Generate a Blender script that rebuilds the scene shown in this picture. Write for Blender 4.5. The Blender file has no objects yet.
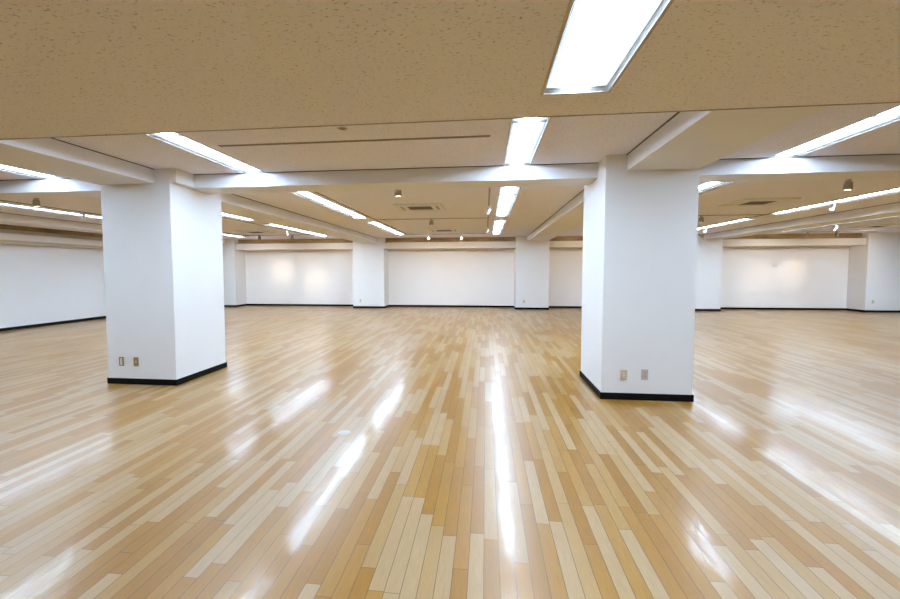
import bpy, bmesh, math, random
from mathutils import Vector, Matrix

C = bpy.context.scene.collection
PI = math.pi
random.seed(7)

# ------------------------------------------------------------------ dimensions
CEIL = 2.805          # main ceiling
BEAM = 2.624          # underside of the beams
SOFFIT = 2.38         # low ceiling over the camera
SOFFIT_Y = 2.72       # its far edge
XL, XR = -12.02, 16.5         # side walls
YN, YB = -5.0, 18.58          # near and far walls
YP = 17.745                   # front of the pilasters
COL_Y0, COL_Y1 = 5.432, 6.579
CB_Y0, CB_Y1 = 5.80, 6.286    # cross beam
BBH = 0.078

# ------------------------------------------------------------------ materials
def new_mat(name):
    m = bpy.data.materials.new(name)
    m.use_nodes = True
    nt = m.node_tree
    b = nt.nodes['Principled BSDF']
    return m, nt, b

def N(nt, kind, **kw):
    n = nt.nodes.new(kind)
    for k, v in kw.items():
        setattr(n, k, v)
    return n

def M(nt, op, a, b=None, c=None):
    n = nt.nodes.new('ShaderNodeMath'); n.operation = op
    for i, v in enumerate((a, b, c)):
        if v is None: continue
        if isinstance(v, (int, float)): n.inputs[i].default_value = v
        else: nt.links.new(v, n.inputs[i])
    return n.outputs[0]

def MIX(nt, fac, a, b, blend='MIX'):
    n = nt.nodes.new('ShaderNodeMix'); n.data_type = 'RGBA'; n.blend_type = blend
    for i, v in ((0, fac), (6, a), (7, b)):
        if isinstance(v, (int, float)): n.inputs[i].default_value = v
        elif isinstance(v, tuple): n.inputs[i].default_value = (*v, 1) if len(v) == 3 else v
        else: nt.links.new(v, n.inputs[i])
    return n.outputs[2]

def noise(nt, vec, scale, detail=2, rough=.5, dim='3D'):
    n = N(nt, 'ShaderNodeTexNoise'); n.noise_dimensions = dim
    n.inputs['Scale'].default_value = scale
    n.inputs['Detail'].default_value = detail
    n.inputs['Roughness'].default_value = rough
    nt.links.new(vec, n.inputs['Vector'])
    return n

def mapped(nt, scale, src='Object'):
    tc = N(nt, 'ShaderNodeTexCoord')
    mp = N(nt, 'ShaderNodeMapping'); mp.inputs['Scale'].default_value = scale
    nt.links.new(tc.outputs[src], mp.inputs['Vector'])
    return mp.outputs[0]

def plain(name, col, rough=.6, var=.05, scale=6.0, metal=0, spec=.5, bump=0.0):
    m, nt, b = new_mat(name)
    v = mapped(nt, (1, 1, 1))
    n = noise(nt, v, scale, 4)
    dark = tuple(c * (1 - var) for c in col)
    lite = tuple(min(1, c * (1 + var)) for c in col)
    nt.links.new(MIX(nt, n.outputs[0], dark, lite), b.inputs['Base Color'])
    b.inputs['Roughness'].default_value = rough
    b.inputs['Metallic'].default_value = metal
    b.inputs['Specular IOR Level'].default_value = spec
    if bump:
        bn = N(nt, 'ShaderNodeBump'); bn.inputs['Strength'].default_value = bump
        bn.inputs['Distance'].default_value = .002
        n2 = noise(nt, v, 180, 3)
        nt.links.new(n2.outputs[0], bn.inputs['Height'])
        nt.links.new(bn.outputs[0], b.inputs['Normal'])
    return m

def emitter(name, col, strength, base=(.8, .8, .8)):
    m, nt, b = new_mat(name)
    v = mapped(nt, (1, 1, 1))
    n = noise(nt, v, 3, 2)
    nt.links.new(MIX(nt, n.outputs[0], tuple(c * .98 for c in base), base), b.inputs['Base Color'])
    b.inputs['Emission Color'].default_value = (*col, 1)
    b.inputs['Emission Strength'].default_value = strength
    b.inputs['Roughness'].default_value = .5
    return m

def ceiling_mat(name, col):
    m, nt, b = new_mat(name)
    v = mapped(nt, (55, 85, 40))
    n1 = noise(nt, v, 1.0, 3, .6)
    r1 = N(nt, 'ShaderNodeValToRGB')
    r1.color_ramp.elements[0].position = .31; r1.color_ramp.elements[1].position = .41
    nt.links.new(n1.outputs[0], r1.inputs[0])
    v2 = mapped(nt, (120, 160, 100))
    n2 = noise(nt, v2, 1.0, 2, .6)
    v3 = mapped(nt, (.8, .8, .8))
    n3 = noise(nt, v3, 1.0, 3)
    base = MIX(nt, n2.outputs[0], tuple(c * .90 for c in col), tuple(c * 1.08 for c in col))
    base = MIX(nt, n3.outputs[0], MIX(nt, .5, base, tuple(c * .93 for c in col)), base)
    pits = MIX(nt, r1.outputs[0], tuple(c * .52 for c in col), base)
    nt.links.new(pits, b.inputs['Base Color'])
    b.inputs['Roughness'].default_value = .95
    b.inputs['Specular IOR Level'].default_value = .1
    bn = N(nt, 'ShaderNodeBump'); bn.inputs['Strength'].default_value = .35; bn.inputs['Distance'].default_value = .004
    nt.links.new(r1.outputs[0], bn.inputs['Height'])
    nt.links.new(bn.outputs[0], b.inputs['Normal'])
    return m

def floor_mat():
    m, nt, b = new_mat('strip_wood_floor')
    geo = N(nt, 'ShaderNodeNewGeometry')
    sep = N(nt, 'ShaderNodeSeparateXYZ'); nt.links.new(geo.outputs['Position'], sep.inputs[0])
    x, y = sep.outputs[0], sep.outputs[1]
    W, LEN = .0772, .90
    u = M(nt, 'DIVIDE', x, W)
    ci = M(nt, 'FLOOR', u); cf = M(nt, 'FRACT', u)
    wn = N(nt, 'ShaderNodeTexWhiteNoise', noise_dimensions='1D'); nt.links.new(ci, wn.inputs['W'])
    off = M(nt, 'MULTIPLY', wn.outputs['Value'], 7.3)
    w = M(nt, 'ADD', M(nt, 'DIVIDE', y, LEN), off)
    ri = M(nt, 'FLOOR', w); rf = M(nt, 'FRACT', w)
    idv = N(nt, 'ShaderNodeCombineXYZ'); nt.links.new(ci, idv.inputs[0]); nt.links.new(ri, idv.inputs[1])
    pn = N(nt, 'ShaderNodeTexWhiteNoise', noise_dimensions='2D'); nt.links.new(idv.outputs[0], pn.inputs['Vector'])
    tone = pn.outputs['Value']
    # the boards of one delivery lie in loose batches
    bv = N(nt, 'ShaderNodeCombineXYZ')
    nt.links.new(M(nt, 'MULTIPLY', ci, .35), bv.inputs[0]); nt.links.new(M(nt, 'MULTIPLY', ri, .6), bv.inputs[1])
    bn_ = noise(nt, bv.outputs[0], 1.0, 1)
    t = M(nt, 'ADD', M(nt, 'MULTIPLY', tone, .72), M(nt, 'MULTIPLY', bn_.outputs[0], .28))
    ramp = N(nt, 'ShaderNodeValToRGB')
    cr = ramp.color_ramp
    cols = FLOOR_COLS
    cr.elements[0].position = 0.0; cr.elements[0].color = (*cols[0], 1)
    cr.elements[1].position = 1.0; cr.elements[1].color = (*cols[-1], 1)
    for p, c in zip((.32, .45, .54, .68), cols[1:5]):
        e = cr.elements.new(p); e.color = (*c, 1)
    nt.links.new(t, ramp.inputs[0])
    # grain: fine streaks along the board, shifted per board
    gv = N(nt, 'ShaderNodeCombineXYZ')
    nt.links.new(M(nt, 'MULTIPLY', x, 170), gv.inputs[0])
    nt.links.new(M(nt, 'ADD', M(nt, 'MULTIPLY', y, 7), M(nt, 'MULTIPLY', tone, 90)), gv.inputs[1])
    g = noise(nt, gv.outputs[0], 1.0, 4, .65)
    gf = M(nt, 'ADD', .71, M(nt, 'MULTIPLY', g.outputs[0], .58))
    gc = N(nt, 'ShaderNodeCombineColor')
    for i in range(3): nt.links.new(gf, gc.inputs[i])
    col = MIX(nt, 1.0, ramp.outputs[0], gc.outputs[0], 'MULTIPLY')
    # seams
    ex = M(nt, 'MINIMUM', cf, M(nt, 'SUBTRACT', 1.0, cf))
    ey = M(nt, 'MULTIPLY', M(nt, 'MINIMUM', rf, M(nt, 'SUBTRACT', 1.0, rf)), LEN / W)
    e = M(nt, 'MINIMUM', ex, ey)
    seam = M(nt, 'LESS_THAN', e, .024)
    col = MIX(nt, M(nt, 'MULTIPLY', seam, .75), col, (.07, .045, .02))
    nt.links.new(col, b.inputs['Base Color'])
    # worn wax: roughness in long soft patches
    pv = N(nt, 'ShaderNodeCombineXYZ')
    nt.links.new(M(nt, 'MULTIPLY', x, 1.6), pv.inputs[0]); nt.links.new(M(nt, 'MULTIPLY', y, .8), pv.inputs[1])
    pnz = noise(nt, pv.outputs[0], 1.0, 5, .6)
    rr = N(nt, 'ShaderNodeMapRange')
    rr.inputs['From Min'].default_value = .3; rr.inputs['From Max'].default_value = .7
    rr.inputs['To Min'].default_value = FLOOR_ROUGH[0]; rr.inputs['To Max'].default_value = FLOOR_ROUGH[1]
    nt.links.new(pnz.outputs[0], rr.inputs['Value'])
    nt.links.new(M(nt, 'ADD', rr.outputs[0], M(nt, 'MULTIPLY', tone, .05)), b.inputs['Roughness'])
    b.inputs['IOR'].default_value = 1.48
    b.inputs['Coat Weight'].default_value = .22
    b.inputs['Coat Roughness'].default_value = .11
    b.inputs['Coat IOR'].default_value = 1.5
    b.inputs['Specular IOR Level'].default_value = FLOOR_SPEC
    # each board lies at its own slight tilt, with soft waves in the wax
    wv = N(nt, 'ShaderNodeCombineXYZ')
    nt.links.new(M(nt, 'MULTIPLY', x, 26), wv.inputs[0]); nt.links.new(M(nt, 'MULTIPLY', y, 7), wv.inputs[1])
    nt.links.new(tone, wv.inputs[2])
    wz = noise(nt, wv.outputs[0], 1.0, 3, .6)
    s1 = N(nt, 'ShaderNodeSeparateColor'); nt.links.new(pn.outputs['Color'], s1.inputs[0])
    s2 = N(nt, 'ShaderNodeSeparateColor'); nt.links.new(wz.outputs['Color'], s2.inputs[0])
    def pert(a, ka, c, kc):
        return M(nt, 'ADD', M(nt, 'MULTIPLY', M(nt, 'SUBTRACT', a, .5), ka), M(nt, 'MULTIPLY', M(nt, 'SUBTRACT', c, .5), kc))
    nx = pert(s1.outputs[0], .020, s2.outputs[0], .085)
    ny = pert(s1.outputs[1], .006, s2.outputs[1], .05)
    nv = N(nt, 'ShaderNodeCombineXYZ'); nt.links.new(nx, nv.inputs[0]); nt.links.new(ny, nv.inputs[1]); nv.inputs[2].default_value = 1
    vn = N(nt, 'ShaderNodeVectorMath', operation='NORMALIZE'); nt.links.new(nv.outputs[0], vn.inputs[0])
    nt.links.new(vn.outputs[0], b.inputs['Coat Normal'])
    return m

FLOOR_COLS = [(.282, .122, .009), (.315, .144, .015), (.345, .170, .026), (.37, .214, .068), (.39, .246, .11), (.405, .275, .148)]
FLOOR_ROUGH = (.29, .36)
FLOOR_SPEC = .5
LAMP = 40.0
LAMP_TW = .142
LAMP_COL = (.72, .972, 1.30)

m_floor = floor_mat()
m_ceil = ceiling_mat('mineral_ceiling_board', (.83, .84, .985))
m_wall = plain('white_wall_paint', (.80, .80, .79), .7, .015, 3, bump=.06)
m_wallcloth = plain('off_white_wall_cloth', (.86, .85, .83), .85, .02, 2, bump=.08)
m_pelmet = plain('pelmet_paint', (.70, .66, .60), .75, .03, 2)
m_tan = plain('tan_board_and_shade', (.56, .49, .38), .75, .04, 3)
m_leftwall = plain('dimmed_wall_cloth', (.74, .735, .725), .85, .02, 2, bump=.08)  # greyer than the far wall cloth: edge dimming put into the colour
m_beam = plain('beam_paint', (.76, .77, .80), .7, .02, 3)
m_base = plain('dark_baseboard_vinyl', (.006, .005, .004), .7, .2, 20, spec=.1)
m_gap = plain('dark_shadow_gap', (.10, .085, .07), .8, .2, 20)
def wood_board():
    m, nt, b = new_mat('patchy_lit_brown_board')
    v = mapped(nt, (1.1, 1.1, 5)); n = noise(nt, v, 1.0, 4, .65)  # brown board; noise patches stand in for uneven lamplight on it
    r = N(nt, 'ShaderNodeValToRGB')
    r.color_ramp.elements[0].position = .33; r.color_ramp.elements[0].color = (.20, .12, .05, 1)
    r.color_ramp.elements[1].position = .66; r.color_ramp.elements[1].color = (.48, .33, .15, 1)
    nt.links.new(n.outputs[0], r.inputs[0]); nt.links.new(r.outputs[0], b.inputs['Base Color'])
    b.inputs['Roughness'].default_value = .6
    return m
m_board = wood_board()
def lamp_cover():
    # an opal cover over one tube: brightest along the tube, dimmer towards its long edges
    m, nt, b = new_mat('lit_lamp_cover')
    tc = N(nt, 'ShaderNodeTexCoord'); sp = N(nt, 'ShaderNodeSeparateXYZ'); nt.links.new(tc.outputs['Object'], sp.inputs[0])
    a = M(nt, 'DIVIDE', M(nt, 'ABSOLUTE', sp.outputs[0]), LAMP_TW)
    mr = N(nt, 'ShaderNodeMapRange', interpolation_type='SMOOTHSTEP')
    mr.inputs['From Min'].default_value = .15; mr.inputs['From Max'].default_value = 1.0
    mr.inputs['To Min'].default_value = 1.0; mr.inputs['To Max'].default_value = .0
    nt.links.new(a, mr.inputs['Value'])
    nt.links.new(M(nt, 'ADD', .6, M(nt, 'MULTIPLY', M(nt, 'POWER', mr.outputs[0], 3.0), LAMP)), b.inputs['Emission Strength'])
    b.inputs['Emission Color'].default_value = (*LAMP_COL, 1)
    b.inputs['Base Color'].default_value = (.75, .75, .75, 1); b.inputs['Roughness'].default_value = .5
    return m
m_lampface = lamp_cover()
m_reflector = plain('satin_reflector', (.34, .33, .31), .5, .01, 5)
m_frame = plain('beige_enamel_frame', (.45, .42, .38), .4, .02, 5)
m_slotframe = plain('grey_slot_frame', (.30, .27, .24), .5, .05, 10)
m_track = plain('cream_lighting_track', (.30, .255, .19), .5, .05, 10)
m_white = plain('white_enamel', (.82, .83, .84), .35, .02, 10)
m_shaded_spot = plain('shaded_spot_enamel', (.34, .31, .27), .4, .05, 10)  # bodies away from the light rows; their shade is put into the grey
m_warm = emitter('lit_spot_bulb', (1.0, .86, .66), 9.0)
m_ac = plain('ivory_plastic', (.72, .71, .70), .5, .02, 5)
m_acdark = plain('dark_air_slot', (.09, .065, .05), .7, .1, 10)
def grille_mat():
    m, nt, b = new_mat('shaded_filter_grille')
    v = mapped(nt, (1, 1, 1))
    wv = N(nt, 'ShaderNodeTexWave'); wv.inputs['Scale'].default_value = 22; wv.bands_direction = 'Y'
    nt.links.new(v, wv.inputs['Vector'])
    nt.links.new(MIX(nt, wv.outputs[0], (.10, .075, .055), (.22, .17, .13)), b.inputs['Base Color'])  # dark brown holds the shade inside the intake; bands are its slats
    b.inputs['Roughness'].default_value = .7
    return m
m_grille = grille_mat()
m_beige = plain('beige_plate_plastic', (.60, .48, .30), .45, .03, 40)
m_greyplate = plain('greige_plate_plastic', (.50, .44, .38), .45, .03, 40)
m_bronze = plain('bronze_plate_metal', (.36, .23, .09), .35, .08, 60, metal=.35)
m_pale = plain('pale_socket_plastic', (.66, .64, .62), .4, .03, 40)
m_slot = plain('socket_slot_dark', (.03, .025, .02), .6, .1, 40)
m_steel = plain('brushed_steel', (.55, .52, .48), .4, .06, 50, metal=.9)

# ------------------------------------------------------------------ mesh helpers
class MB:
    def __init__(s): s.bm = bmesh.new()
    def box(s, x0, x1, y0, y1, z0, z1):
        v = [s.bm.verts.new(p) for p in ((x0,y0,z0),(x1,y0,z0),(x1,y1,z0),(x0,y1,z0),(x0,y0,z1),(x1,y0,z1),(x1,y1,z1),(x0,y1,z1))]
        for f in ((3,2,1,0),(4,5,6,7),(0,1,5,4),(1,2,6,5),(2,3,7,6),(3,0,4,7)):
            s.bm.faces.new([v[i] for i in f])
        return s
    def quad(s, *pts):
        s.bm.faces.new([s.bm.verts.new(p) for p in pts]); return s
    def prism(s, pts, z0, z1):
        a = [s.bm.verts.new((x, y, z0)) for x, y in pts]; b = [s.bm.verts.new((x, y, z1)) for x, y in pts]
        n = len(pts)
        s.bm.faces.new(a[::-1]); s.bm.faces.new(b)
        for i in range(n): s.bm.faces.new((a[i], a[(i+1) % n], b[(i+1) % n], b[i]))
        return s
    def lathe(s, prof, seg=24, mat=Matrix()):
        """prof: (radius, height) from one end to the other; closed with caps"""
        rings = []
        for r, h in prof:
            rings.append([s.bm.verts.new(mat @ Vector((r*math.cos(2*PI*k/seg), r*math.sin(2*PI*k/seg), h))) for k in range(seg)])
        for a, b in zip(rings, rings[1:]):
            for k in range(seg): s.bm.faces.new((a[k], a[(k+1) % seg], b[(k+1) % seg], b[k]))
        s.bm.faces.new(rings[0][::-1]); s.bm.faces.new(rings[-1])
        return s
    def tube(s, pts, r, seg=10):
        for a, b in zip(pts, pts[1:]):
            a, b = Vector(a), Vector(b); d = b - a
            q = d.to_track_quat('Z', 'Y').to_matrix().to_4x4()
            s.lathe([(r, 0), (r, d.length)], seg, Matrix.Translation(a) @ q)
        return s
    def build(s, name, mat, parent=None, bevel=0, smooth=False, recalc=True):
        if recalc: bmesh.ops.recalc_face_normals(s.bm, faces=s.bm.faces[:])
        if bevel:
            bmesh.ops.bevel(s.bm, geom=s.bm.edges[:], offset=bevel, segments=2, affect='EDGES', clamp_overlap=True)
        me = bpy.data.meshes.new(name); s.bm.to_mesh(me); s.bm.free()
        if smooth:
            for p in me.polygons: p.use_smooth = True
            me.set_sharp_from_angle(angle=math.radians(40))
        me.materials.append(mat)
        o = bpy.data.objects.new(name, me); C.objects.link(o)
        if parent: o.parent = parent
        return o

def tag(o, label=None, cat=None, group=None, kind=None):
    for k, v in (('label', label), ('category', cat), ('group', group), ('kind', kind)):
        if v: o[k] = v
    return o

def empty(name, loc, rz=0):
    o = bpy.data.objects.new(name, None); C.objects.link(o)
    o.location = loc; o.rotation_euler = (0, 0, rz); o.empty_display_size = .1
    return o

def structure(o): o['kind'] = 'structure'; return o

def dup(root, loc, rz, label, group=None):
    r = root.copy(); C.objects.link(r); r.location = loc; r.rotation_euler = (0, 0, rz)
    r['label'] = label
    if group: r['group'] = group
    for ch in list(root.children):
        c = ch.copy(); C.objects.link(c); c.parent = r
        for g in list(ch.children):
            d = g.copy(); C.objects.link(d); d.parent = c
    return r

# ------------------------------------------------------------------ light rows: (x, y0, y1, unit ends, z)
LW = .31
rows = [
    # x centre, y from, y to, joints, ceiling height, label
    (.437, -2.2, 2.368, (-.66, .88), SOFFIT, 'large recessed strip light in the low speckled ceiling, nearest of all'),
    (.38, 2.95, 5.78, (4.16,), CEIL, 'strip light just past the low ceiling, ending above the middle of the white cross beam'),
    (.38, 6.5, 11.15, (8.05, 9.6), CEIL, 'strip light beyond the cross beam, beside the white spotlight between the two front columns'),
    (.38, 12.06, 16.72, (13.6, 15.15), CEIL, 'short-looking strip light at the far end of the middle row, near the brown strip'),
    (-3.06, 2.95, 5.78, (4.16,), CEIL, 'long slanting strip light ending just right of the left column top, before the cross beam'),
    (-3.06, 6.5, 11.12, (8.05, 9.6), CEIL, 'slanting strip light crossed by a spotlight, second in the row by the left column'),
    (-3.06, 12.06, 16.45, (13.5, 15.0), CEIL, 'slanting strip light above the outlet pilaster, third in the row right of the left column'),
    (3.41, 2.95, 5.78, (4.40,), CEIL, 'long slanting strip light right of the right column, meeting the cross beam'),
    (3.41, 6.5, 11.15, (8.05, 9.6), CEIL, 'strip light mostly hidden by the right column, its corner showing under the cross beam'),
    (6.72, 6.95, 11.55, (8.5, 10.0), CEIL, 'long thin strip light at the right edge, passing the hanging grey spotlight can'),
    (6.72, 12.6, 17.0, (14.1, 15.6), CEIL, 'thin strip light close to the right edge of the right column, below the air conditioner'),
    (13.40, 11.4, 16.2, (13.0, 14.6), CEIL, 'thin strip light over the far right wall, beyond the long far beam'),
    (9.80, 6.5, 11.0, (8.0, 9.5), CEIL, 'strip light tucked behind the long far beam, nearer of two seen only as floor glare'),
    (9.80, 11.9, 16.7, (13.5, 15.1), CEIL, 'strip light behind the long far beam, farther of two seen only as floor glare'),
    (-6.05, 2.95, 5.78, (4.16,), CEIL, 'strip light left of the left column, ending over its bright patch on the cross beam'),
    (-6.05, 6.5, 11.2, (8.05, 9.6), CEIL, 'upper strip light emerging from behind the right side of the left column'),
    (-6.05, 12.2, 16.75, (13.7, 15.2), CEIL, 'thin strip light above the two warm glows on the far left wall section'),
    (-9.40, 6.5, 11.15, (8.05, 9.6), CEIL, 'thin strip light running along the left side wall, left of the left column'),
    (-9.40, 12.2, 16.8, (13.7, 15.2), CEIL, 'lowest thin strip light emerging from behind the right side of the left column'),
]
HID = [  # places of the added unseen fill lamps under the low ceiling
    (-3.06, -2.2, 2.42, SOFFIT), (3.41, -2.2, 2.42, SOFFIT), (6.72, -2.2, 2.42, SOFFIT), (-6.05, -2.2, 2.42, SOFFIT),
]

def ceiling_sheet(name, x0, x1, y0, y1, z, holes):
    xs = sorted({x0, x1, *[v for h in holes for v in h[:2]]}); ys = sorted({y0, y1, *[v for h in holes for v in h[2:]]})
    bm = bmesh.new(); vv = {}
    def V(x, y):
        if (x, y) not in vv: vv[(x, y)] = bm.verts.new((x, y, z))
        return vv[(x, y)]
    for a, b in zip(xs, xs[1:]):
        for c, d in zip(ys, ys[1:]):
            cx, cy = (a+b)/2, (c+d)/2
            if any(h[0] < cx < h[1] and h[2] < cy < h[3] for h in holes): continue
            bm.faces.new((V(a, c), V(a, d), V(b, d), V(b, c)))
    me = bpy.data.meshes.new(name); bm.to_mesh(me); bm.free(); me.materials.append(m_ceil)
    o = bpy.data.objects.new(name, me); C.objects.link(o)
    return o

# ------------------------------------------------------------------ the setting
structure(MB().box(XL-.2, XR+.2, YN-.2, YB+.3, -.1, 0).build('floor', m_floor))
slots = [(-2.77, .04, 4.50, 4.55), (3.73, 6.54, 4.50, 4.55)]
fit = (-1.31-.036, -1.31+.036, 4.12-.036, 4.12+.036)
holes = [(x-LW/2, x+LW/2, y0, y1) for x, y0, y1, j, z, l in rows if z == CEIL] + slots + [fit]
structure(ceiling_sheet('ceiling', XL-.1, XR+.1, SOFFIT_Y, YB+.1, CEIL, holes))
sh = [(x-LW/2, x+LW/2, y0, y1) for x, y0, y1, j, z, l in rows if z == SOFFIT]
so = structure(ceiling_sheet('ceiling', XL-.1, XR+.1, YN-.1, SOFFIT_Y, SOFFIT, sh))
so['label'] = 'low speckled tan ceiling nearest the camera'
# its upright far edge with a thin dark shadow line below
structure(MB().quad((XL, SOFFIT_Y, SOFFIT), (XR, SOFFIT_Y, SOFFIT), (XR, SOFFIT_Y, CEIL+.12), (XL, SOFFIT_Y, CEIL+.12)).build('trim_1', m_beam))
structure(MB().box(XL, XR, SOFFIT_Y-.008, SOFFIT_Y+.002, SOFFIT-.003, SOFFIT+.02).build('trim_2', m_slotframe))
structure(MB().box(XL-.2, XR+.2, YN-.2, YB+.3, CEIL+.13, CEIL+.2).build('ceiling', m_beam))

structure(MB().box(XL-.15, XL, YN, YB, 0, CEIL+.13).build('wall_left', m_leftwall))
structure(MB().box(XR, XR+.15, YN, YB, 0, CEIL+.13).build('wall_right', m_wall))
structure(MB().box(XL-.15, XR+.15, YB, YB+.15, 0, CEIL+.13).build('wall_back', m_wallcloth))
structure(MB().box(XL-.15, XR+.15, YN-.15, YN, 0, CEIL+.13).build('wall_front', m_wall))

# pilasters on the far wall
PIL = [(XL, -10.305), (-5.279, -4.0), (1.16, 2.413), (7.31, 8.561), (13.34, XR)]
PLAB = ['white wall pier in the far left corner, behind the left column',
        'white pilaster on the far wall between the warm glows and the middle wall panel',
        'white pilaster on the far wall just left of the right column',
        'white pilaster on the far wall showing just right of the right column',
        'bluish white wall pier at the far right edge with one outlet']
for (a, b), lab in zip(PIL, PLAB):
    o = MB().box(a, b, YP, YB, 0, CEIL).build('pilaster', m_wall)
    tag(o, lab, 'pilaster', 'pilasters on the far wall', 'structure')

# picture-rail pelmets between the pilasters, with a brown board above each
k = 3
for (a, b), (c, d) in zip(PIL, PIL[1:]):
    structure(MB().box(b, c, YP+.08, YB, 2.378, 2.622).build('trim_%d' % k, m_pelmet)); k += 1
    structure(MB().box(b, c, YP+.30, YP+.34, 2.622, CEIL).build('trim_%d' % k, m_board)); k += 1
structure(MB().box(XL, XL+.27, CB_Y1, YP, 2.27, 2.44).build('trim_%d' % k, m_pelmet)); k += 1
structure(MB().box(XL, XL+.16, CB_Y1, YP, 2.44, 2.545).build('trim_%d' % k, m_tan)); k += 1
structure(MB().box(XL, XL+.16, CB_Y1, YP, 2.19, 2.27).build('trim_%d' % k, m_tan)); k += 1  # tan strip stands for the shade under the left pelmet
structure(MB().box(XL+.05, XL+.09, CB_Y1, YP, 2.545, CEIL).build('trim_%d' % k, m_board)); k += 1

# baseboards
T = .012
bb = MB()
for (a, b), (c, d) in zip(PIL, PIL[1:]):
    bb.box(b+T, c-T, YB-T, YB, 0, BBH)
    bb.box(c-T, c, YP-T, YB, 0, BBH); bb.box(b, b+T, YP-T, YB, 0, BBH)
for a, b in PIL: bb.box(a, b, YP-T, YP, 0, BBH)
structure(bb.build('baseboard_back', m_base))
structure(MB().box(XL, XL+T, YN, YP, 0, BBH).build('baseboard_left', m_base))
structure(MB().box(XR-T, XR, YN, YP, 0, BBH).build('baseboard_right', m_base))

# beams
def beam(x0, x1, y0, y1, gaps, label, z=BEAM):
    o = MB().box(x0, x1, y0, y1, z, CEIL+.01).build('beam', m_beam)
    g = MB(); w = .012
    for s in gaps:
        if s == 'l': g.box(x0-w, x0+.001, y0, y1, CEIL-.008, CEIL+.005)
        if s == 'r': g.box(x1-.001, x1+w, y0, y1, CEIL-.008, CEIL+.005)
        if s == 'f': g.box(x0, x1, y0-w, y0+.001, CEIL-.008, CEIL+.005)
    gg = g.build('shadow_gap', m_gap, o)
    return tag(o, label, 'beam', 'ceiling beams', 'structure')
beam(-4.995, -4.224, SOFFIT_Y, COL_Y0, 'r', 'white beam running from the low ceiling to the left column')
beam(1.582, 2.354, SOFFIT_Y, COL_Y0, 'l', 'white beam running from the low ceiling to the right column')
beam(-4.995, -4.269, COL_Y1, YP, 'r', 'long white beam running from the left column to the far wall')
beam(1.578, 2.354, COL_Y1, YP, 'l', 'long white beam running from the right column to the far wall')
beam(7.908, 8.561, CB_Y1, YP, 'l', 'long white beam at the right edge, far beyond the right column')
beam(-11.45, -10.66, CB_Y1, YP, 'r', 'long white beam close to the left side wall')
beam(XL, -4.995, CB_Y0, CB_Y1, 'f', 'white cross beam left of the left column')
beam(-4.014, 1.35, CB_Y0, CB_Y1, 'f', 'white cross beam between the two front columns')
beam(2.354, XR, CB_Y0, CB_Y1, 'f', 'white cross beam right of the right column')

# the two free-standing columns
def column(x0, x1, block, label):
    o = MB().box(x0, x1, COL_Y0, COL_Y1, 0, CEIL-.001).build('column', m_wall, bevel=.004)
    MB().box(x0-T, x1+T, COL_Y0-T, COL_Y1+T, 0, BBH).build('baseboard', m_base, o, bevel=.002)
    if block:
        MB().box(*block).build('haunch', m_wall, o)
    return tag(o, label, 'column', 'free-standing white columns', 'thing')
column(-4.995, -4.014, (-4.02, -3.925, COL_Y0, CB_Y0, BEAM+.012, CEIL-.002), 'white square column on the left with two bronze outlets near its dark base')
column(1.35, 2.354, None, 'white square column on the right with two beige outlets near its dark base')

# ------------------------------------------------------------------ strip lights
def strip_light(x, y0, y1, joints, z, label):
    root = empty('ceiling_light', (x, (y0+y1)/2, z))
    tag(root, label, 'ceiling light', 'recessed strip lights')
    L = y1-y0; h = L/2; w = LW/2; d = .020; tw = LAMP_TW; e = .02
    # slanted reflector trough
    r = MB()
    r.quad((-w, -h, 0), (-w, h, 0), (-tw, h-e, d), (-tw, -h+e, d))
    r.quad((w, h, 0), (w, -h, 0), (tw, -h+e, d), (tw, h-e, d))
    r.quad((-w, h, 0), (w, h, 0), (tw, h-e, d), (-tw, h-e, d))
    r.quad((w, -h, 0), (-w, -h, 0), (-tw, -h+e, d), (tw, -h+e, d))
    r.build('reflector', m_reflector, root, recalc=False)
    f = MB(); t = .014
    f.box(-w-t, -w, -h-t, h+t, -.004, .004); f.box(w, w+t, -h-t, h+t, -.004, .004)
    f.box(-w, w, -h-t, -h, -.004, .004); f.box(-w, w, h, h+t, -.004, .004)
    f.build('frame', m_frame, root)
    ys = [y0+e] + list(joints) + [y1-e]
    c = (y0+y1)/2
    for a, b in zip(ys, ys[1:]):
        MB().box(-tw, tw, a-c+.004, b-c-.004, d-.004, d+.004).build('diffuser', m_lampface, root)
    for j in joints:
        MB().prism([(-w+.002, j-c-.010), (w-.002, j-c-.010), (w-.002, j-c+.010), (-w+.002, j-c+.010)], .001, .024).build('joint_bar', m_reflector, root)
    return root
for r in rows: strip_light(*r)

# added unseen fill lamps around the camera, lighting the near floor
def area(x, y, z, sx, sy, power, col=LAMP_COL):
    l = bpy.data.lights.new('fill_lamp', 'AREA'); l.shape = 'RECTANGLE'; l.size = sx; l.size_y = sy
    l.energy = power; l.color = col
    o = bpy.data.objects.new('fill_lamp', l); C.objects.link(o); o.location = (x, y, z)
    return o
AREA_W = 19.5*PI*.20*4.6*.42
for x, y0, y1, z in HID:
    area(x, (y0+y1)/2, z-.01, .21, y1-y0, AREA_W)

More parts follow.
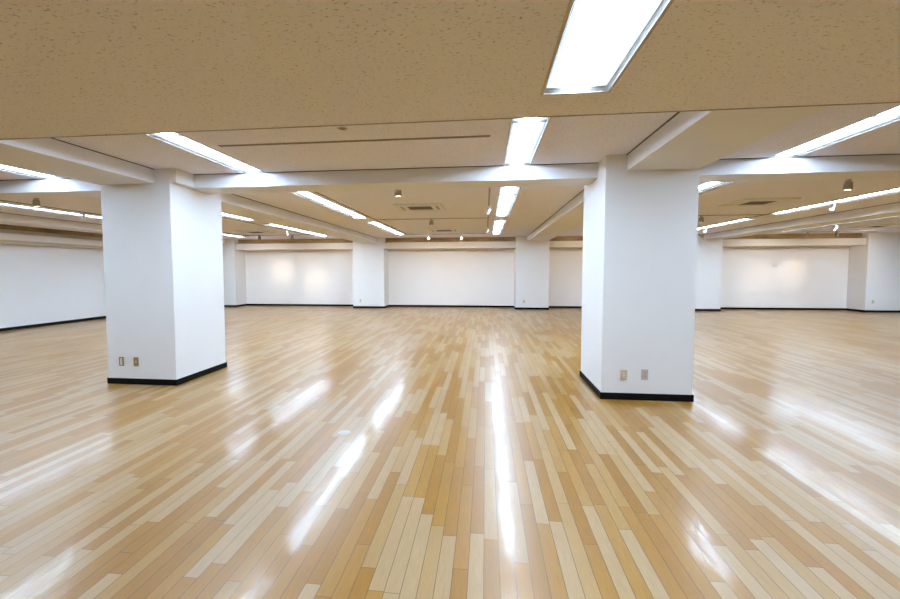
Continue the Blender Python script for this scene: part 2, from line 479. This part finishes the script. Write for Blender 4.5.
# ------------------------------------------------------------------ lighting track
def track(x0, y0, x1, y1, label):
    cx, cy = (x0+x1)/2, (y0+y1)/2
    o = empty('lighting_track', (cx, cy, CEIL)); tag(o, label, 'lighting track', 'lighting tracks')
    L = math.hypot(x1-x0, y1-y0); o.rotation_euler = (0, 0, math.atan2(y1-y0, x1-x0))
    b = MB(); b.box(-L/2, L/2, -.014, -.006, -.014, -.001); b.box(-L/2, L/2, .006, .014, -.014, -.001); b.box(-L/2, L/2, -.006, .006, -.005, -.001)
    b.build('rail', m_track, o)
    MB().box(-L/2-.02, -L/2, -.016, .016, -.016, -.001).build('end_cap', m_track, o)
    MB().box(L/2, L/2+.02, -.016, .016, -.016, -.001).build('end_cap', m_track, o)
    return o
T0, T1 = 6.4, 16.2
TR = [(.06, T0, .06, T1-.03, 'ceiling track running away from the cross beam just left of the middle strip lights'),
      (-2.79, T0, -2.79, T1-.03, 'ceiling track beside the slanting strip lights right of the left column'),
      (-2.74, 11.4, .01, 11.4, 'short cross track in the middle of the ceiling between the two air conditioners'),
      (-2.74, T1, .01, T1, 'cross track in front of the brown strip between the middle pilasters'),
      (3.62, T0, 3.62, T1-.03, 'ceiling track emerging by the light corner right of the right column'),
      (6.50, T0, 6.50, T1-.03, 'ceiling track hugging the thin strip lights at the right edge'),
      (3.67, 11.6, 6.45, 11.6, 'cross track right of the right column, behind the air conditioner'),
      (10.05, T0, 10.05, T1-.03, 'ceiling track beyond the long far beam at the right'),
      (10.1, 17.0, 13.0, 17.0, 'cross track in front of the brown strip at the far right'),
      (-8.80, T0, -8.80, T1-.03, 'ceiling track beside the thin strip light near the left side wall'),
      (-6.33, T0, -6.33, T1-.03, 'ceiling track right of the left column beside the upper strip light'),
      (-8.75, T1-.4, -6.38, T1-.4, 'cross track in front of the brown strip at the far left')]
for t in TR: track(*t)

# ------------------------------------------------------------------ spotlights
def aim_matrix(direction):
    return Vector(direction).normalized().to_track_quat('Z', 'Y').to_matrix().to_4x4()

def make_spot(name, body_mat, r, length, drop, tilt):
    """hangs from the origin; body axis tilted from straight down towards +Y"""
    root = empty(name, (0, 0, 0))
    MB().box(-.016, .016, -.045, .045, -.032, -.014).build('adapter', body_mat, root, bevel=.003)
    a = MB(); a.tube([(0, 0, -.03), (0, 0, -drop)], .008)
    a.build('stem', body_mat, root, smooth=True)
    d = Vector((0, math.sin(tilt), -math.cos(tilt)))
    ctr = Vector((0, 0, -drop)) - Vector((0, 0, .0))
    mt = Matrix.Translation(ctr) @ aim_matrix(d)
    h = length
    ho = MB().lathe([(r*.55, -h*.5), (r*.80, -h*.46), (r*.92, -h*.2), (r, h*.1), (r, h*.5), (r*.9, h*.5), (r*.82, h*.36)], 24, mt).build('housing', body_mat, root, smooth=True)
    MB().lathe([(r*.80, h*.365), (r*.80, h*.48), (r*.5, h*.505)], 24, mt).build('bulb', m_warm, ho, smooth=True)
    return root

can0 = make_spot('spotlight_can', m_shaded_spot, .054, .12, .10, .10)
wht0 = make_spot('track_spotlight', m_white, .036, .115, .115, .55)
tag(can0, 'x', 'spotlight', 'grey spotlight cans'); tag(wht0, 'x', 'spotlight', 'white track spotlights')
CANS = [(-1.34, 6.95, 0, 'grey spotlight can hanging from the ceiling just above the larger air conditioner'),
        (-1.35, 11.4, 0, 'grey spotlight can on the cross track between the two middle air conditioners'),
        (-7.88, 7.2, 0, 'grey spotlight can hanging at the far left, left of the left column'),
        (5.15, 7.25, 0, 'grey spotlight can with bright face hanging above the right edge strip light'),
        (5.10, 11.6, 0, 'grey spotlight can half hidden at the right edge of the right column'),
        (10.9, 17.0, 0, 'small grey spotlight can in front of the brown strip, above the right warm glows'),
        (11.8, 17.0, 0, 'small grey spotlight can just below the white spotlight at the far right'),
        (-8.2, 15.8, 0, 'small grey spotlight can before the brown strip at far left, beside the corner pier'),
        (-6.95, 15.8, 0, 'small grey spotlight can just below the white spotlight over the left glows')]
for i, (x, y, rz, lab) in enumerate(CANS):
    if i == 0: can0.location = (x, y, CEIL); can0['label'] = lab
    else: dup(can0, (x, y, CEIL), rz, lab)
WH = [(.06, 9.3, 1.2, 'white spotlight on the track beside the middle strip light beyond the cross beam'),
      (.06, 13.9, 1.0, 'white spotlight on the track beside the farthest middle strip light'),
      (-2.02, T1, 0, 'small white spotlight in front of the middle brown strip, left of its pair'),
      (-.85, T1, 0, 'small white spotlight in front of the middle brown strip, right of its pair'),
      (-2.79, 9.5, -1.6, 'white spotlight crossing the second slanting strip light right of the left column'),
      (-2.79, 14.1, -1.6, 'white spotlight crossing the third slanting strip light, above the outlet pilaster'),
      (6.50, 9.5, 2.2, 'white spotlight hanging below the strip light at the right edge'),
      (6.50, 14.5, 2.2, 'white spotlight under the thin strip light close to the right column'),
      (10.05, 14.5, .3, 'white spotlight hanging in front of the long far beam at the right'),
      (-8.80, 9.1, .8, 'white spotlight under the strip light by the left side wall'),
      (-8.80, 14.5, .8, 'white spotlight at the right edge of the left column'),
      (-6.33, 14.0, .3, 'white spotlight under the thin strip light above the left warm glows')]
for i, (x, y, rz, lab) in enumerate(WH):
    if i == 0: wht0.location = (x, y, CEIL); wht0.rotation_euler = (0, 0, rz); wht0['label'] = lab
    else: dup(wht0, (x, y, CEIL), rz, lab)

def spot(src, dst, power, ang, blend=.8, col=(1.0, .80, .58), size=.05):
    l = bpy.data.lights.new('spot_or_fill_beam', 'SPOT'); l.energy = power; l.spot_size = math.radians(ang); l.spot_blend = blend
    l.color = col; l.shadow_soft_size = size
    o = bpy.data.objects.new('spot_or_fill_beam', l); C.objects.link(o); o.location = src
    o.rotation_euler = (Vector(dst)-Vector(src)).to_track_quat('-Z', 'Y').to_euler()
SPOT = 92
spot((-8.2, 15.9, 2.52), (-8.66, YB, 1.45), SPOT, 27, 1.0)
spot((-6.95, 15.9, 2.52), (-7.19, YB, 1.10), SPOT, 27, 1.0)
spot((10.9, 17.0, 2.6), (10.2, YB, 1.16), SPOT*.42, 36, 1.0)
spot((11.8, 17.0, 2.6), (11.4, YB, 1.38), SPOT*.42, 36, 1.0)
WALL_FILL = 38  # added wash lamps brightening the far wall; most hang without a spotlight head
for sx, dx in ((-2.02, -2.5), (-.85, -.3), (3.62, 3.6), (6.5, 5.6), (-6.33, -6.0), (-8.8, -9.0), (10.05, 9.8), (12.6, 12.3)):
    spot((sx, 16.1, 2.62), (dx, YB, 1.5), WALL_FILL, 120, 1.0, (1.0, .86, .70))

# ------------------------------------------------------------------ ceiling cassette air conditioners
def make_ac():
    root = empty('ceiling_air_conditioner', (0, 0, 0)); tag(root, 'x', 'air conditioner', 'ceiling air conditioners')
    S, g, z = .475, .245, -.028
    p = MB()
    # panel as four borders around the grille with slots left open
    s0, s1 = .335, .385
    p.box(-S, S, -S, -s1, z, 0); p.box(-S, S, s1, S, z, 0); p.box(-S, -s1, -s1, s1, z, 0); p.box(s1, S, -s1, s1, z, 0)
    p.box(-s0, s0, -s0, -g, z, 0); p.box(-s0, s0, g, s0, z, 0); p.box(-s0, -g, -g, g, z, 0); p.box(g, s0, -g, g, z, 0)
    for sx in (-1, 1):
        for sy in (-1, 1):
            a, b = sorted((sx*.29, sx*s1)); c, d = sorted((sy*.29, sy*s1))
            p.box(a, b, c, d, z-.001, 0)
    pa = p.build('panel', m_ac, root)
    MB().box(-s1, s1, -s1, s1, -.023, -.002).build('air_slot', m_acdark, root)
    for k in range(4):
        v = MB(); v.box(-.285, .285, s0+.018, s0+.032, z+.001, z+.004)
        o = v.build('vane', m_ac, pa); o.rotation_euler = (0, 0, k*PI/2)
    MB().box(-g, g, -g, g, z+.006, z+.010).build('grille', m_grille, root)
    return root
ac = make_ac()
ACS = [(-1.33, 9.30, 'ceiling air conditioner beyond the cross beam, larger of the two in the middle'),
       (-1.33, 14.65, 'small distant ceiling air conditioner in front of the middle brown strip'),
       (5.15, 9.45, 'ceiling air conditioner right of the right column, under no beam'),
       (-7.60, 14.4, 'faint ceiling air conditioner right of the left column, above the left glows'),
       (11.50, 15.0, 'faint ceiling air conditioner beyond the long far beam at the right edge')]
for i, (x, y, lab) in enumerate(ACS):
    if i == 0: ac.location = (x, y, CEIL); ac['label'] = lab
    else: dup(ac, (x, y, CEIL), 0, lab)

# ------------------------------------------------------------------ slot diffusers and the round fitting
def slot_vent(x0, x1, y0, y1, label):
    r = empty('slot_vent', ((x0+x1)/2, (y0+y1)/2, CEIL)); tag(r, label, 'air vent', 'long ceiling slot vents')
    h = (x1-x0)/2; w = (y1-y0)/2
    f = MB(); f.box(-h, h, -w, -w+.006, -.004, .03); f.box(-h, h, w-.006, w, -.004, .03); f.box(-h, -h+.006, -w, w, -.004, .03); f.box(h-.006, h, -w, w, -.004, .03)
    f.build('frame', m_slotframe, r)
    MB().box(-h+.006, h-.006, -.003, .003, -.002, .025).build('divider', m_slotframe, r)
    MB().box(-h, h, -w, w, .030, .034).build('duct', m_acdark, r)
slot_vent(*slots[0], 'long thin slot vent in the ceiling before the cross beam, left of the middle light')
slot_vent(*slots[1], 'thin slot vent in the ceiling at the right edge, beside the long strip light')
r = empty('ceiling_vent', (-1.31, 4.12, CEIL)); tag(r, 'small round dark fitting in the ceiling at the edge of the low ceiling', 'ceiling fitting')
MB().lathe([(.034, .03), (.034, .05)], 20).build('cup', m_acdark, r)
rg = MB(); 
for k in range(20):
    a, b = 2*PI*k/20, 2*PI*(k+1)/20
    rg.quad((.034*math.cos(a), .034*math.sin(a), .05), (.034*math.cos(b), .034*math.sin(b), .05), (.034*math.cos(b), .034*math.sin(b), -.004), (.034*math.cos(a), .034*math.sin(a), -.004))
    rg.quad((.034*math.cos(a), .034*math.sin(a), -.004), (.034*math.cos(b), .034*math.sin(b), -.004), (.050*math.cos(b), .050*math.sin(b), -.001), (.050*math.cos(a), .050*math.sin(a), -.001))
rg.build('rim', m_frame, r)

# ------------------------------------------------------------------ outlets (face -Y)
def outlet(x, y, z, plate_mat, insert_mat, label, kind='socket', group='wall outlets'):
    r = empty('wall_outlet', (x, y, z)); tag(r, label, 'outlet', group)
    MB().box(-.036, .036, -.007, 0, -.06, .06).build('plate', plate_mat, r, bevel=.003)
    if kind == 'socket':
        so_ = MB().box(-.012, .012, -.010, -.006, -.034, .034).build('socket', insert_mat, r, bevel=.002)
        for sz in (-.018, .018):
            for sx in (-.005, .005):
                MB().box(sx-.0012, sx+.0012, -.0108, -.0095, sz-.006, sz+.006).build('slot', m_slot, so_)
    elif kind == 'open':
        MB().box(-.014, .014, -.011, -.006, -.046, .046).build('insert', insert_mat, r, bevel=.002)
    else:
        MB().lathe([(.015, 0), (.015, .004), (.011, .005)], 20, Matrix.Translation((0, -.006, .0)) @ Matrix.Rotation(PI/2, 4, 'X')).build('jack', insert_mat, r)
    for sz in (-.05, .05):
        MB().lathe([(.0035, 0), (.0035, .0012)], 10, Matrix.Translation((0, -.0065, sz)) @ Matrix.Rotation(PI/2, 4, 'X')).build('screw', m_steel, r)
    return r
outlet(-4.792, COL_Y0, .303, m_bronze, m_pale, 'bronze outlet with a long pale insert on the left column', 'open')
outlet(-4.580, COL_Y0, .303, m_bronze, m_greyplate, 'bronze outlet with a small round jack on the left column', 'jack')
outlet(1.597, COL_Y0, .288, m_beige, m_pale, 'beige outlet with pale sockets on the right column', 'socket')
outlet(1.828, COL_Y0, .300, m_greyplate, m_greyplate, 'greyish pink outlet on the right column, duller than the beige one', 'socket')
outlet(-4.98, YP, .30, m_beige, m_pale, 'tiny beige outlet on the far pilaster beside the left warm glows', 'socket')
outlet(1.48, YP, .31, m_beige, m_pale, 'tiny beige outlet on the far pilaster just left of the right column', 'socket')
outlet(13.58, YP, .38, m_beige, m_pale, 'tiny beige outlet on the bluish wall pier at the right edge', 'socket')
outlet(-10.88, YP, .33, m_bronze, m_pale, 'tiny brownish outlet on the far pier, at the left column edge', 'socket')

# round metal cover set in the floor
r = empty('floor_cover', (-1.29, 4.0, 0)); tag(r, 'small round pale metal cover set in the wooden floor', 'floor cover')
MB().lathe([(.058, 0), (.058, .003), (.052, .006), (.046, .006), (.044, .004)], 28).build('rim', m_steel, r, smooth=True)
MB().lathe([(.042, .001), (.042, .005), (.036, .0065)], 28).build('cap', m_greyplate, r, smooth=True)

# ------------------------------------------------------------------ world, camera, view
w = bpy.data.worlds.new('world'); bpy.context.scene.world = w; w.use_nodes = True
w.node_tree.nodes['Background'].inputs[0].default_value = (.02, .02, .02, 1)

cam = bpy.data.cameras.new('camera'); co = bpy.data.objects.new('camera', cam); C.objects.link(co)
yaw, pitch, roll, f = .12107785, -.05803284, -.00162113, 453.71625
cy, sy, cp, sp, cr, sr = math.cos(yaw), math.sin(yaw), math.cos(pitch), math.sin(pitch), math.cos(roll), math.sin(roll)
rt = Vector((cy, sy, 0)); fw = Vector((-sy*cp, cy*cp, sp)); up = rt.cross(fw)
r2 = cr*rt+sr*up; u2 = -sr*rt+cr*up
mw = Matrix((r2, u2, -fw)).transposed().to_4x4(); mw.translation = (0, 0, 1.5)
co.matrix_world = mw
cam.sensor_width = 36; cam.sensor_fit = 'HORIZONTAL'; cam.lens = f/900*36
cam.shift_x = (450-430.119)/900; cam.shift_y = -(299.5-296.989)/900
cam.clip_start = .02; cam.clip_end = 200
bpy.context.scene.camera = co

sc = bpy.context.scene
sc.view_settings.view_transform = 'Standard'; sc.view_settings.look = 'None'
sc.view_settings.gamma = 1; sc.view_settings.use_curve_mapping = False
sc.view_settings.exposure = 0.60
sc.cycles.max_bounces = 12; sc.cycles.diffuse_bounces = 8; sc.cycles.glossy_bounces = 4
sc.cycles.use_denoising = True
sc.cycles.caustics_reflective = False; sc.cycles.caustics_refractive = False
sc.cycles.sample_clamp_indirect = 8
